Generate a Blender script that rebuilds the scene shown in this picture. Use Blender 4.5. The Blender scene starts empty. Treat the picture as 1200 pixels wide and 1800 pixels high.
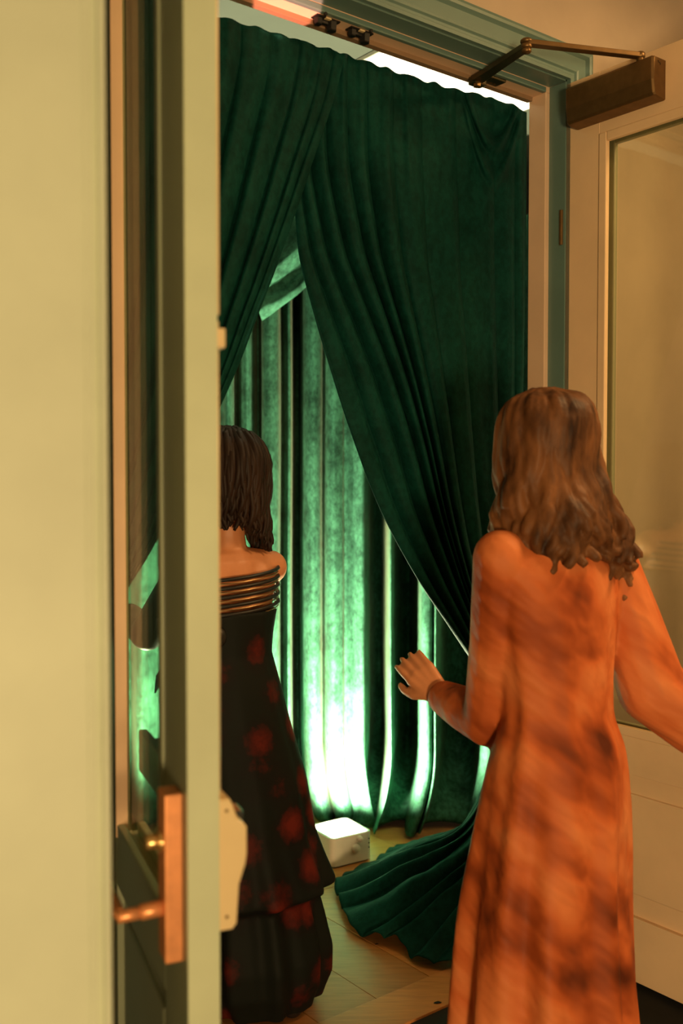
import bpy, bmesh, math, random
from mathutils import Vector, Matrix, noise

# ------------------------------------------------------------------ camera, world, lights
scene = bpy.context.scene
COL = scene.collection
random.seed(7)
F = 1750.0                       # focal length in px of the 1200x1800 frame
HOR = 842.0                      # horizon row
PITCH = math.atan((900 - HOR) / F)
CAM = Vector((0, 0, 1.40))

cam_d = bpy.data.cameras.new('camera'); cam = bpy.data.objects.new('camera', cam_d); COL.objects.link(cam)
cam.location = CAM; cam.rotation_euler = (math.pi / 2 - PITCH, 0, 0)
cam_d.sensor_fit = 'VERTICAL'; cam_d.sensor_height = 36.0; cam_d.sensor_width = 24.0; cam_d.lens = 35.0
cam_d.clip_start = 0.02
cam_d.dof.use_dof = True; cam_d.dof.focus_distance = 2.75; cam_d.dof.aperture_fstop = 2.2
scene.camera = cam

world = bpy.data.worlds.new('world'); scene.world = world; world.use_nodes = True
bg = world.node_tree.nodes['Background']
bg.inputs[0].default_value = (1.0, 0.72, 0.36, 1); bg.inputs[1].default_value = 0.035

scene.view_settings.view_transform = 'Standard'; scene.view_settings.look = 'None'
scene.view_settings.exposure = 0.85; scene.view_settings.gamma = 1.0
scene.view_settings.use_curve_mapping = False

def lamp(name, typ, loc, power, color, target=None, **kw):
    d = bpy.data.lights.new(name, typ); d.energy = power; d.color = color
    for k, v in kw.items(): setattr(d, k, v)
    o = bpy.data.objects.new(name, d); COL.objects.link(o); o.location = loc
    if target is not None:
        o.rotation_euler = (Vector(target) - Vector(loc)).to_track_quat('-Z', 'Y').to_euler()
    return o

def W_(u, n, z):                  # doorway frame of reference, as W() below
    a = math.radians(52.0); return Vector((.557 + u * math.sin(a) - n * math.cos(a), 2.997 + u * math.cos(a) + n * math.sin(a), z))
WARM = (1.0, 0.68, 0.32)
lamp('hall_lamp', 'POINT', (0.85, -3.0, 0.62), 370, WARM, shadow_soft_size=0.38)
lamp('side_wall_fill', 'AREA', tuple(W_(.45, -1.5, 2.9)), 24, (1.0, 0.62, 0.26), tuple(W_(.45, -1.5, 0)), shape='DISK', size=0.5)  # unseen fill light, added to brighten the side wall behind the right pane
UPC = (1.0, 0.98, 0.58)

# ------------------------------------------------------------------ wall frame of reference
ANG = math.radians(52.0)
U = Vector((math.sin(ANG), math.cos(ANG), 0)); N = Vector((-math.cos(ANG), math.sin(ANG), 0))
J = Vector((0.557, 2.997, 0))     # right inner corner of the doorway
OPH = 2.53                        # opening height
OPW = 1.41                        # opening width
def W(u, n, z): return J + U * u + N * n + Vector((0, 0, z))
def ray(px, py):
    a = (px - 600) / F; b = (900 - py) / F
    fw = Vector((0, math.cos(PITCH), -math.sin(PITCH))); up = Vector((0, math.sin(PITCH), math.cos(PITCH)))
    return Vector((1, 0, 0)) * a + up * b + fw
def wall_pt(px, py, n=0.0):
    r = ray(px, py); k = ((J + N * n) - CAM).dot(N) / r.dot(N); return CAM + r * k
def floor_pt(px, py, z=0.0):
    r = ray(px, py); return CAM + r * ((z - CAM.z) / r.z)
def dep(px, py, y):
    r = ray(px, py); return CAM + r * (y / r.y)

# ------------------------------------------------------------------ materials
def new_mat(name):
    m = bpy.data.materials.new(name); m.use_nodes = True
    nt = m.node_tree; return m, nt, nt.nodes['Principled BSDF']
def tex_noise(nt, scale, detail=4, rough=0.55, stretch=None, coord='Object', rot=None):
    tc = nt.nodes.new('ShaderNodeTexCoord'); n = nt.nodes.new('ShaderNodeTexNoise')
    n.inputs['Scale'].default_value = scale; n.inputs['Detail'].default_value = detail; n.inputs['Roughness'].default_value = rough
    mp = nt.nodes.new('ShaderNodeMapping')
    if stretch: mp.inputs['Scale'].default_value = stretch
    if rot: mp.inputs['Rotation'].default_value = rot
    nt.links.new(tc.outputs[coord], mp.inputs[0]); nt.links.new(mp.outputs[0], n.inputs['Vector'])
    return n
def ramp(nt, src, stops, interp='LINEAR'):
    r = nt.nodes.new('ShaderNodeValToRGB'); cr = r.color_ramp; cr.interpolation = interp
    while len(cr.elements) < len(stops): cr.elements.new(0.5)
    for e, (p, c) in zip(cr.elements, stops): e.position = p; e.color = (*c, 1)
    nt.links.new(src, r.inputs[0]); return r
def bump(nt, b, src, strength, dist=0.002):
    n = nt.nodes.new('ShaderNodeBump'); n.inputs['Strength'].default_value = strength; n.inputs['Distance'].default_value = dist
    nt.links.new(src, n.inputs['Height']); nt.links.new(n.outputs[0], b.inputs['Normal'])
def mul(c, k): return tuple(min(1, x * k) for x in c)
def paint(name, c, rough=0.45, var=0.06):
    m, nt, b = new_mat(name)
    n = tex_noise(nt, 6, 5)
    r = ramp(nt, n.outputs[0], [(0.3, mul(c, 1 - var)), (0.7, mul(c, 1 + var))])
    nt.links.new(r.outputs[0], b.inputs['Base Color']); b.inputs['Roughness'].default_value = rough
    n2 = tex_noise(nt, 180, 2); bump(nt, b, n2.outputs[0], 0.06, 0.001)
    return m
def metal(name, c, rough=0.35, metallic=1.0, var=0.12):
    m, nt, b = new_mat(name)
    n = tex_noise(nt, 40, 4)
    r = ramp(nt, n.outputs[0], [(0.3, mul(c, 1 - var)), (0.7, mul(c, 1 + var))])
    nt.links.new(r.outputs[0], b.inputs['Base Color']); b.inputs['Roughness'].default_value = rough; b.inputs['Metallic'].default_value = metallic
    return m
def velvet(name, c, sheen=0.3, tint=(0.6, 1, 0.85), crush=0.35):
    m, nt, b = new_mat(name)
    n1 = tex_noise(nt, 9, 6, 0.65); n2 = tex_noise(nt, 55, 6, 0.7, (1, 1, 0.8))
    mx = nt.nodes.new('ShaderNodeMath'); mx.operation = 'MULTIPLY'
    nt.links.new(n1.outputs[0], mx.inputs[0]); nt.links.new(n2.outputs[0], mx.inputs[1])
    r = ramp(nt, mx.outputs[0], [(0.14, mul(c, 1 - crush)), (0.34, mul(c, 1 + crush))])
    nt.links.new(r.outputs[0], b.inputs['Base Color'])
    b.inputs['Roughness'].default_value = 0.6; b.inputs['Specular IOR Level'].default_value = 0.05
    b.inputs['Sheen Weight'].default_value = sheen; b.inputs['Sheen Roughness'].default_value = 0.35
    b.inputs['Sheen Tint'].default_value = (*tint, 1)
    bump(nt, b, n2.outputs[0], 0.35, 0.004)
    return m
def glass_pane(name, tint, gloss=0.12, rough=0.02):
    m, nt, b = new_mat(name); nt.nodes.remove(b)
    t = nt.nodes.new('ShaderNodeBsdfTransparent'); t.inputs[0].default_value = (*tint, 1)
    g = nt.nodes.new('ShaderNodeBsdfGlossy'); g.inputs['Roughness'].default_value = rough
    lw = nt.nodes.new('ShaderNodeLayerWeight'); fr = nt.nodes.new('ShaderNodeMath'); fr.operation = 'POWER'; fr.inputs[1].default_value = 5.0
    nt.links.new(lw.outputs['Facing'], fr.inputs[0])
    ad = nt.nodes.new('ShaderNodeMath'); ad.operation = 'MULTIPLY_ADD'; ad.inputs[1].default_value = .5; ad.inputs[2].default_value = gloss; ad.use_clamp = True
    mx = nt.nodes.new('ShaderNodeMixShader')
    nt.links.new(fr.outputs[0], ad.inputs[0]); nt.links.new(ad.outputs[0], mx.inputs[0])
    nt.links.new(t.outputs[0], mx.inputs[1]); nt.links.new(g.outputs[0], mx.inputs[2])
    nt.links.new(mx.outputs[0], nt.nodes['Material Output'].inputs[0]); return m
def emit(name, c, s):
    m, nt, b = new_mat(name)
    n = tex_noise(nt, 3); r = ramp(nt, n.outputs[0], [(0, mul(c, .97)), (1, c)])
    nt.links.new(r.outputs[0], b.inputs['Emission Color']); b.inputs['Emission Strength'].default_value = s
    b.inputs['Base Color'].default_value = (*c, 1); return m

M = {}
M['pier'] = paint('pale_cream_green_paint', (0.60, 0.65, 0.49), 0.5)
M['cream'] = paint('cream_door_paint', (0.88, 0.62, 0.38), 0.4)
M['edge'] = paint('cream_edge_paint', (0.54, 0.60, 0.42), 0.45)
M['beige'] = paint('beige_lining_paint', (0.80, 0.56, 0.39), 0.5)
M['beige_dark'] = paint('tan_stop_paint', (0.30, 0.19, 0.11), 0.55)
M['teal'] = paint('teal_green_paint', (0.13, 0.22, 0.20), 0.38)
M['teal_face'] = paint('teal_door_paint', (0.27, 0.30, 0.20), 0.33)
M['bead_wood'] = paint('tan_wood_bead', (0.80, 0.52, 0.32), 0.4)
M['wall'] = paint('tan_wall_paint', (0.50, 0.40, 0.30), 0.7)
M['wall_r'] = paint('side_wall_paint', (0.42, 0.36, 0.28), 0.7)
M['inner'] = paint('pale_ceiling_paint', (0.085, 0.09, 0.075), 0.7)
M['bronze'] = metal('bronze_lacquer', (0.20, 0.115, 0.045), 0.42, 0.75)
M['brass'] = metal('brass_rod', (0.75, 0.5, 0.22), 0.3, 0.9)
M['copper'] = metal('copper_bronze', (0.80, 0.33, 0.14), 0.38, 0.5)
M['ivory'] = paint('ivory_hardware', (0.74, 0.58, 0.33), 0.35)
M['gunmetal'] = metal('dark_bar_metal', (0.10, 0.085, 0.05), 0.3, 0.8)
M['black'] = paint('black_plastic', (0.006, 0.0055, 0.005), 0.55)
M['dark'] = paint('dark_mark', (0.006, 0.005, 0.004), 0.8)
M['steel'] = metal('chrome_strip', (0.6, 0.62, 0.58), 0.15)
M['velvet'] = velvet('dark_green_velvet', (0.0032, 0.035, 0.0265), 0.0)
M['velvet_in'] = velvet('teal_velvet', (0.029, 0.100, 0.066), 0.04, (1, .95, 0.65), 0.6)
M['carpet'] = paint('dark_hall_carpet', (0.010, 0.010, 0.009), 0.95, 0.3)
M['white_box'] = paint('white_powder_coat', (0.74, 0.68, 0.58), 0.4)
M['lens'] = emit('lit_lens', (0.90, 1.0, 0.70), 9.0)
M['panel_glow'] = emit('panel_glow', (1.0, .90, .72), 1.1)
M['glass_l'] = glass_pane('door_glass_clear', (0.80, 0.88, 0.80), 0.02)
M['glass_r'] = glass_pane('door_glass_reflective', (0.86, 0.86, 0.78), 0.10, 0.04)

def wood(name, c, along):
    m, nt, b = new_mat(name)
    oi = nt.nodes.new('ShaderNodeObjectInfo')
    rot = (0, 0, -math.atan2(along.y, along.x))
    n = tex_noise(nt, 7, 8, 0.6, (1.0, 11.0, 4.0), 'Object', rot)
    nt.nodes['Mapping'].inputs['Location'].default_value = (0, 0, 0)
    r = ramp(nt, n.outputs[0], [(0.25, mul(c, 0.72)), (0.5, c), (0.75, mul(c, 1.2))])
    hs = nt.nodes.new('ShaderNodeHueSaturation'); mr = nt.nodes.new('ShaderNodeMapRange')
    mr.inputs[3].default_value = 0.82; mr.inputs[4].default_value = 1.14
    nt.links.new(oi.outputs['Random'], mr.inputs[0]); nt.links.new(mr.outputs[0], hs.inputs['Value'])
    nt.links.new(r.outputs[0], hs.inputs['Color']); nt.links.new(hs.outputs[0], b.inputs['Base Color'])
    b.inputs['Roughness'].default_value = 0.4; b.inputs['Specular IOR Level'].default_value = 0.3
    bump(nt, b, n.outputs[0], 0.15, 0.001)
    return m
M['oak'] = wood('oak_boards', (0.42, 0.165, 0.044), N)
M['oak_t'] = wood('oak_threshold', (0.44, 0.180, 0.052), U)

# ------------------------------------------------------------------ mesh helpers
def tag(o, label=None, cat=None, group=None, kind=None):
    if label: o['label'] = label
    if cat: o['category'] = cat
    if group: o['group'] = group
    if kind: o['kind'] = kind
    return o
def mesh_obj(name, verts, faces, mat, parent=None, smooth=False):
    me = bpy.data.meshes.new(name); me.from_pydata([tuple(v) for v in verts], [], faces); me.update()
    if smooth: me.shade_smooth()
    me.materials.append(M[mat] if isinstance(mat, str) else mat)
    o = bpy.data.objects.new(name, me); COL.objects.link(o)
    if parent is not None: o.parent = parent; o.matrix_parent_inverse = parent.matrix_world.inverted()
    return o
def bm_obj(name, bm, mat, parent=None, smooth=False):
    me = bpy.data.meshes.new(name); bmesh.ops.recalc_face_normals(bm, faces=bm.faces[:]); bm.to_mesh(me); bm.free()
    if smooth: me.shade_smooth()
    me.materials.append(M[mat] if isinstance(mat, str) else mat)
    o = bpy.data.objects.new(name, me); COL.objects.link(o)
    if parent is not None: o.parent = parent; o.matrix_parent_inverse = parent.matrix_world.inverted()
    return o
def empty(name, loc=(0, 0, 0)):
    o = bpy.data.objects.new(name, None); COL.objects.link(o); o.location = loc; o.empty_display_size = 0.05
    o.matrix_world = Matrix.Translation(Vector(loc)); return o
def add_box(bm, fr, a, b, bevel=0.0, seg=2):
    """box between corners a and b of frame fr(x,y,z)->world"""
    t = bmesh.new()
    r = bmesh.ops.create_cube(t, size=1)
    for v in t.verts:
        v.co = Vector([a[i] + (v.co[i] + .5) * (b[i] - a[i]) for i in range(3)])
    if bevel: bmesh.ops.bevel(t, geom=t.edges[:], offset=bevel, segments=seg, profile=0.5, affect='EDGES')
    for v in t.verts: v.co = fr(*v.co)
    me = bpy.data.meshes.new('t'); t.to_mesh(me); t.free(); bm.from_mesh(me); bpy.data.meshes.remove(me)
def box(name, fr, a, b, mat, parent=None, bevel=0.0, seg=2, smooth=False):
    bm = bmesh.new(); add_box(bm, fr, a, b, bevel, seg); return bm_obj(name, bm, mat, parent, smooth)
def ring_pts(c, ax1, ax2, r1, r2, n):
    return [c + ax1 * (r1 * math.cos(2 * math.pi * i / n)) + ax2 * (r2 * math.sin(2 * math.pi * i / n)) for i in range(n)]
def loft(rings, close=True):
    vs, fs = [], []; n = len(rings[0])
    for r in rings: vs += r
    for i in range(len(rings) - 1):
        for j in range(n):
            k = (j + 1) % n
            fs.append((i * n + j, i * n + k, (i + 1) * n + k, (i + 1) * n + j))
    if close: fs.append(tuple(range(n - 1, -1, -1))); fs.append(tuple(range((len(rings) - 1) * n, len(rings) * n)))
    return vs, fs
def frame_of(d):
    d = d.normalized(); a = Vector((0, 0, 1)) if abs(d.z) < 0.9 else Vector((1, 0, 0))
    x = d.cross(a).normalized(); return x, d.cross(x).normalized()
def cyl(bm, p, q, r, seg=20, r2=None, bev=0.0):
    p, q = Vector(p), Vector(q); x, y = frame_of(q - p); r2 = r if r2 is None else r2
    d = (q - p).normalized()
    if bev:
        rings = [ring_pts(p, x, y, r - bev, r - bev, seg), ring_pts(p + d * bev, x, y, r, r, seg),
                 ring_pts(q - d * bev, x, y, r2, r2, seg), ring_pts(q, x, y, r2 - bev, r2 - bev, seg)]
    else: rings = [ring_pts(p, x, y, r, r, seg), ring_pts(q, x, y, r2, r2, seg)]
    vs, fs = loft(rings); add_vf(bm, vs, fs)
def add_vf(bm, vs, fs):
    b = [bm.verts.new(v) for v in vs]
    for f in fs:
        try: bm.faces.new([b[i] for i in f])
        except ValueError: pass
def tube(bm, pts, radii, seg=8):
    rings = []; pts = [Vector(p) for p in pts]; pv = None
    for i, p in enumerate(pts):
        d = (pts[min(i + 1, len(pts) - 1)] - pts[max(i - 1, 0)]).normalized()
        if pv is None: x, y = frame_of(d)
        else:
            x = (pv - d * pv.dot(d)).normalized(); y = d.cross(x)
        pv = x; r = radii[i] if hasattr(radii, '__len__') else radii
        rings.append(ring_pts(p, x, y, r, r, seg))
    vs, fs = loft(rings); add_vf(bm, vs, fs)
def interp(xs, ys, x):
    if x <= xs[0]: return ys[0]
    for i in range(len(xs) - 1):
        if x <= xs[i + 1]:
            t = (x - xs[i]) / (xs[i + 1] - xs[i]); return ys[i] + (ys[i + 1] - ys[i]) * t
    return ys[-1]
def smooth_interp(xs, ys, x):
    """Catmull-Rom (finite-difference Hermite)"""
    n = len(xs)
    if x <= xs[0]: return ys[0]
    if x >= xs[-1]: return ys[-1]
    i = max(k for k in range(n - 1) if xs[k] <= x)
    def m(k):
        a, b = max(k - 1, 0), min(k + 1, n - 1); return (ys[b] - ys[a]) / (xs[b] - xs[a])
    h = xs[i + 1] - xs[i]; t = (x - xs[i]) / h
    return ((2*t**3 - 3*t*t + 1) * ys[i] + (t**3 - 2*t*t + t) * h * m(i) + (-2*t**3 + 3*t*t) * ys[i+1] + (t**3 - t*t) * h * m(i+1))
def sstep(a, b, x):
    t = min(1, max(0, (x - a) / (b - a))); return t * t * (3 - 2 * t)
def grid_mesh(name, fn, nu, nv, mat, parent=None, thick=0.0):
    vs = [fn(i / nu, j / nv) for j in range(nv + 1) for i in range(nu + 1)]
    fs = [(j*(nu+1)+i, j*(nu+1)+i+1, (j+1)*(nu+1)+i+1, (j+1)*(nu+1)+i) for j in range(nv) for i in range(nu)]
    o = mesh_obj(name, vs, fs, mat, parent, True)
    if thick:
        s = o.modifiers.new('thickness', 'SOLIDIFY'); s.thickness = thick; s.offset = 0
    return o
IDF = lambda x, y, z: Vector((x, y, z))

# ------------------------------------------------------------------ the setting: walls, ceilings, floors
# doorway wall (hall side face at n=-0.13, room side face at n=-0.005), opening u -1.41..0
bm = bmesh.new()
add_box(bm, W, (-2.6, -0.125, 2.60), (1.6, 0.0, 3.0))
add_box(bm, W, (0.055, -0.125, 0.0), (1.6, 0.0, 2.60))
add_box(bm, W, (-2.6, -0.125, 0.0), (-OPW - 0.055, 0.0, 2.60))
tag(bm_obj('wall_back', bm, 'wall'), 'tan painted wall around the double doorway', kind='structure')
tag(box('wall_right', W, (0.75, -2.6, 0), (0.87, -0.125, 3.0), 'wall_r'), 'tan side wall behind the open glazed door', kind='structure')
tag(box('ceiling', W, (-2.6, -3.2, 3.0), (1.6, 0.0, 3.1), 'wall'), 'tan ceiling over the hall', kind='structure')
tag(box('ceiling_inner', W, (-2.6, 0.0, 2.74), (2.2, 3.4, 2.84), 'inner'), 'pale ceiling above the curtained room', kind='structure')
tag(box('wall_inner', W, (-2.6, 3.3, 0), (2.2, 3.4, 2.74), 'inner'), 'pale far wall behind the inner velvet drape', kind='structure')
tag(box('floor_hall', W, (-2.6, -4.6, -0.08), (1.6, -0.14, -0.004), 'carpet'), 'near black carpet on the hall floor', kind='structure')

# boarded floor: boards run square to the wall
fl = box('floor', W, (-2.6, -0.0, -0.08), (2.2, 3.4, -0.018), 'dark')
tag(fl, 'pale oak board floor of the curtained room', kind='structure')
random.seed(3)
for i in range(-12, 12):
    u0 = -0.585 + 0.195 * i
    cuts = [0.002] + [0.9 + 0.9 * k + random.uniform(-.35, .35) for k in range(3)] + [3.3]
    for a, b in zip(cuts, cuts[1:]):
        box('floor_board', W, (u0 + .0007, a + .0006, -0.018), (u0 + .1943, b - .0006, random.uniform(-.0006, .0)), 'oak', fl, 0.0008, 1)
th = box('threshold', W, (-OPW - .02, -0.14, -0.02), (.02, 0.0, 0.003), 'oak_t', fl, 0.0015, 2)
th['label'] = 'broad oak threshold board across the doorway'

# lining of the opening (beige) with teal rabbet and casing
tr = empty('trim_1', W(0, 0, 0)); tag(tr, 'beige painted lining of the doorway with a teal rabbet', kind='structure')
bm = bmesh.new(); add_box(bm, W, (-OPW - .05, -0.064, OPH), (0.05, 0.0, 2.60), 0.002); bm_obj('head_lining', bm, 'beige', tr)
for s, nm in ((0, 'r'), (1, 'l')):
    a, b = ((0.0, 0.05) if s == 0 else (-OPW - 0.05, -OPW))
    box('jamb_lining', W, (a, -0.064, 0.0), (b, 0.0, OPH), 'beige', tr, 0.002)
    a, b = ((0.016, 0.05) if s == 0 else (-OPW - 0.05, -OPW - 0.016))
    box('rabbet', W, (a, -0.125, 0.0), (b, -0.064, OPH + .016), 'teal', tr, 0.001)
box('rabbet', W, (-OPW - .016, -0.125, OPH + .016), (0.016, -0.064, 2.60), 'teal', tr, 0.001)
box('head_stop', W, (-OPW, -0.014, OPH - 0.012), (0.0, 0.006, OPH + .004), 'beige_dark', tr, 0.001)
# screw holes in the teal bead
for px, py in ((573, 24), (653, 54)):
    p = wall_pt(px, py, -0.066); bm = bmesh.new(); cyl(bm, p - N * .0005, p + N * .004, 0.0045, 12)
    bm_obj('screw_hole', bm, 'dark', tr)
box('rabbet_bead', W, (-OPW - .0, -0.066, OPH - .001), (0.0, -0.052, OPH + .014), 'teal', tr, 0.002)

def profile_run(name, prof, p0, p1, out, up, mat, parent, m0=0, m1=0):
    """sweep profile [(out, up)] from p0 to p1"""
    rings = []
    dr_ = (p1 - p0).normalized()
    for p, sh in ((p0, m0), (p1, m1)):
        rings.append([p + out * a + up * b + dr_ * (sh * b) for a, b in prof])
    vs, fs = loft(rings); return mesh_obj(name, vs, fs, mat, parent)
PROF = [(0, 0), (.014, 0), (.014, .010), (.010, .013), (.010, .020), (.016, .024), (.018, .030), (.012, .034), (.012, .068),
        (.016, .071), (.022, .075), (.024, .082), (.022, .090), (.016, .092), (0, .094)]
cs = empty('trim_2', W(0, -.125, 0)); tag(cs, 'teal moulded casing around the doorway on the hall wall', kind='structure')
Z = Vector((0, 0, 1))
profile_run('head_casing', PROF, W(-OPW - .02, -.125, OPH + .020), W(.02, -.125, OPH + .020), -N, Z, 'teal', cs, -1, 1)
profile_run('side_casing', PROF, W(.020, -.125, 0), W(.020, -.125, OPH + .020), -N, U, 'teal', cs, 0, 1)
profile_run('side_casing', PROF, W(-OPW - .020, -.125, 0), W(-OPW - .020, -.125, OPH + .020), -N, -U, 'teal', cs, 0, 1)

# near pier on the left, with a moulded corner bead
def pier():
    d0 = 1.13
    e = dep(191, 900, d0); ex, ey = e.x, e.y
    wd = Vector((-720 / F, 1, 0)).normalized(); pd = Vector((wd.y, -wd.x, 0))
    fr = lambda x, y, z: Vector((ex, ey, z)) + pd * x + wd * y
    t = tag(empty('wall_left', (ex, ey, 0)), 'pale cream painted pier with a beaded corner beside the doorway', kind='structure')
    box('pier_core', fr, (-0.9, 0.004, 0), (-0.0245, 0.33, 3.0), 'pier', t)
    box('pier_bead', fr, (-0.0085, 0.0, 0), (0.0, 0.33, 3.0), 'pier', t, 0.003, 3)
    box('pier_bead', fr, (-0.0150, 0.010, 0), (-0.008, 0.33, 3.0), 'pier', t, 0.001, 2)
    box('pier_bead', fr, (-0.0245, 0.002, 0), (-0.015, 0.33, 3.0), 'pier', t, 0.002, 2)
pier()

# ------------------------------------------------------------------ doors
def door_leaf(name, label, fr, width, stile, glass, face_mats, pane, thick=.046, top=OPH + .008, far_stile=None, back=None):
    """fr(t, y, z): t from hinge 0..width, y across the thickness 0..thick (y=0 is the face named first)"""
    d = tag(empty(name, fr(0, 0, 0)), label, kind='structure')
    z0, z1 = glass; fs = stile if far_stile is None else far_stile
    mf, mb = face_mats; back = stile if back is None else back
    def slab(nm, a, b):
        for k, (y0, y1, mt) in enumerate(((0, thick / 2, mf), (thick / 2, thick, mb))):
            box(nm, fr, (a[0], y0, a[1]), (b[0], y1, b[1]), mt, d, 0.0012, 1)
    box('stile', fr, (0, 0, .012), (stile, thick / 2, top), mf, d, .0012, 1); box('stile', fr, (0, thick / 2, .012), (back, thick, top), mb, d, .0012, 1)
    slab('stile', (width - fs, .012), (width, top))
    slab('top_rail', (stile, z1), (width - fs, top)); slab('middle_rail', (stile, z0 - .105), (width - fs, z0))
    slab('bottom_rail', (stile, .012), (width - fs, .19))
    # sunk panel with a raised field
    box('panel', fr, (stile, thick * .3, .19), (width - fs, thick * .7, z0 - .105), mf, d, .001)
    box('panel_field', fr, (stile + .05, thick * .14, .30 - .05), (width - fs - .05, thick * .86, z0 - .16), mf, d, .006)
    # glazing beads both faces
    w = .026
    for y0, y1, mt in ((-.004, .012, mf), (thick - .012, thick + .004, mb)):
        if y0 < 0 or back == stile: box('glazing_bead', fr, (stile, y0, z0), (stile + w, y1, z1), mt, d, .003)
        box('glazing_bead', fr, (width - fs - w, y0, z0), (width - fs, y1, z1), mt, d, .003)
        box('glazing_bead', fr, (stile + w, y0, z1 - w), (width - fs - w, y1, z1), mt, d, .003)
        box('glazing_bead', fr, (stile + w, y0, z0), (width - fs - w, y1, z0 + w), mt, d, .003)
    box('pane', fr, (back + .004, thick / 2 - .003, z0 + .004), (width - fs - .004, thick / 2 + .003, z1 - .004), pane, d)
    return d

# right leaf: open square to the wall, hinge at the right jamb; visible face looks along -U
RD = lambda t, y, z: W(.020 + y, -.118 - t, z)
d1 = door_leaf('door_1', 'cream painted door leaf with a tall glass pane standing open at the right jamb', RD, .70, .124, (.69, 2.365), ('cream', 'teal_face'), 'glass_r')
for z in (2.13, .28):   # butt hinges
    bm = bmesh.new(); cyl(bm, RD(-.006, -.004, z - .05), RD(-.006, -.004, z + .05), .006, 12)
    add_box(bm, RD, (-.03, -.001, z - .05), (-.004, .001, z + .05)); bm_obj('hinge', bm, 'bronze', d1)

# left leaf: hinge at the left jamb, free edge towards the hall
VPX = -120
wdir = Vector(((VPX - 600) / F, 1, 0)).normalized()            # away from us, towards the hinge
pdir = Vector((wdir.y, -wdir.x, 0))                            # across, to the right face
L0 = Vector((-0.223, 1.422, 0))                                # free edge, left corner
LWID = .725
LD = lambda t, y, z: L0 + wdir * (LWID - t) + pdir * y + Vector((0, 0, z))
d2 = door_leaf('door_2', 'teal faced door leaf with cream edge and glass pane standing open at the left jamb', LD, LWID, .125, (.69, 2.365), ('teal_face', 'cream'), 'glass_l', .0485, OPH + .008, .150, .008)
box('door_edge', LD, (LWID - .0005, .0005, .012), (LWID + .0015, .048, OPH + .007), 'edge', d2, .0012, 2)
# wooden bead return of the glass on the hinge side, facing the free edge
box('glass_stop', LD, (.125 + .022, -.006, .69), (.125 + .030, .018, 2.365), 'bead_wood', d2, .002)
# frame mapped to the free edge: e along door from free edge inwards, y out of left face (negative) / right face
LE = lambda e, y, z: L0 + wdir * e + pdir * y + Vector((0, 0, z))
# lever trim on the teal face
hp = box('handle_plate', LE, (.022, -.028, .690), (.070, -.0005, .940), 'copper', d2, .003, 3)
hp['label'] = 'thick copper bronze lever plate'
bm = bmesh.new(); cyl(bm, LE(.046, -.026, .866), LE(.046, -.052, .866), .011, 20, None, .002); cyl(bm, LE(.046, -.024, .866), LE(.046, -.034, .866), .016, 20, None, .002)
bm_obj('lock_cylinder', bm, 'brass', hp, True)
bm = bmesh.new()
cyl(bm, LE(.046, -.026, .766), LE(.046, -.060, .764), .012, 20, None, .002)
cyl(bm, LE(.046, -.058, .764), LE(.046, -.094, .762), .0095, 20, None, .002)
tube(bm, [LE(.046, -.086, .763), LE(.060, -.089, .763), LE(.10, -.089, .764), LE(.165, -.087, .765)], [.0095, .0095, .009, .0085], 14)
bm_obj('lever', bm, 'copper', hp, True)
# exit device on the right face: chassis, push bar, vertical rod with guide
ex = empty('exit_device', LE(.05, .0485, .8)); ex.parent = d2; ex.matrix_parent_inverse = d2.matrix_world.inverted()
T = .0485
prof = [(.0, .735), (.020, .735), (.026, .742), (.030, .80), (.040, .830), (.042, .845), (.042, .885), (.036, .893), (.028, .897), (.020, .922), (.016, .930), (.0, .930)]
rings = [[LE(e, T + a * k, z if k == 1 else .8325 + (z - .8325) * .99) for a, z in prof] for e, k in ((.002, .93), (.004, 1), (.066, 1), (.068, .93))]
vs, fs = loft(rings); mesh_obj('chassis', vs, fs, 'ivory', ex)
for z in (.755, .913):
    bm = bmesh.new(); cyl(bm, LE(.0015, T + .011, z), LE(.004, T + .011, z), .0028, 12); bm_obj('screw', bm, 'bronze', ex)
box('push_bar', LE, (.075, T + .012, .815), (.58, T + .048, .880), 'gunmetal', ex, .005, 3)
box('bar_rail', LE, (.068, T, .805), (.62, T + .018, .890), 'gunmetal', ex, .003, 2)
box('bar_cap', LE, (.045, T + .036, .865), (.085, T + .050, .895), 'steel', ex, .002, 2)
bm = bmesh.new(); cyl(bm, LE(.022, T + .003, .928), LE(.022, T + .003, 1.630), .0045, 14); cyl(bm, LE(.022, T + .0035, 1.640), LE(.022, T + .0035, OPH), .0052, 14)
bm_obj('vertical_rod', bm, 'ivory', ex, True)
box('rod_guide', LE, (.004, T, 1.590), (.040, T + .013, 1.618), 'ivory', ex, .002, 2)

# ------------------------------------------------------------------ door closer on the right leaf
dc = tag(empty('door_closer', RD(.1, 0, 2.45)), 'bronze door closer with a jointed arm at the top of the cream door', 'door closer')
dc_prof = [(.0, 2.395), (.044, 2.400), (.050, 2.406), (.056, 2.44), (.057, 2.495), (.054, 2.500), (.0, 2.500)]
cx0, cx1 = .045, .335
rings = []
for t, k in ((cx0, .88), (cx0 + .006, 1), (cx1 - .006, 1), (cx1, .90)):
    zc = 2.4475
    rings.append([RD(t, -a * k - .0002, zc + (z - zc) * (.97 if k < 1 else 1)) for a, z in dc_prof])
vs, fs = loft(rings); o = mesh_obj('closer_body', vs, fs, 'bronze', dc)
bv = o.modifiers.new('bevel', 'BEVEL'); bv.width = .0015; bv.segments = 2; bv.limit_method = 'ANGLE'
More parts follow.
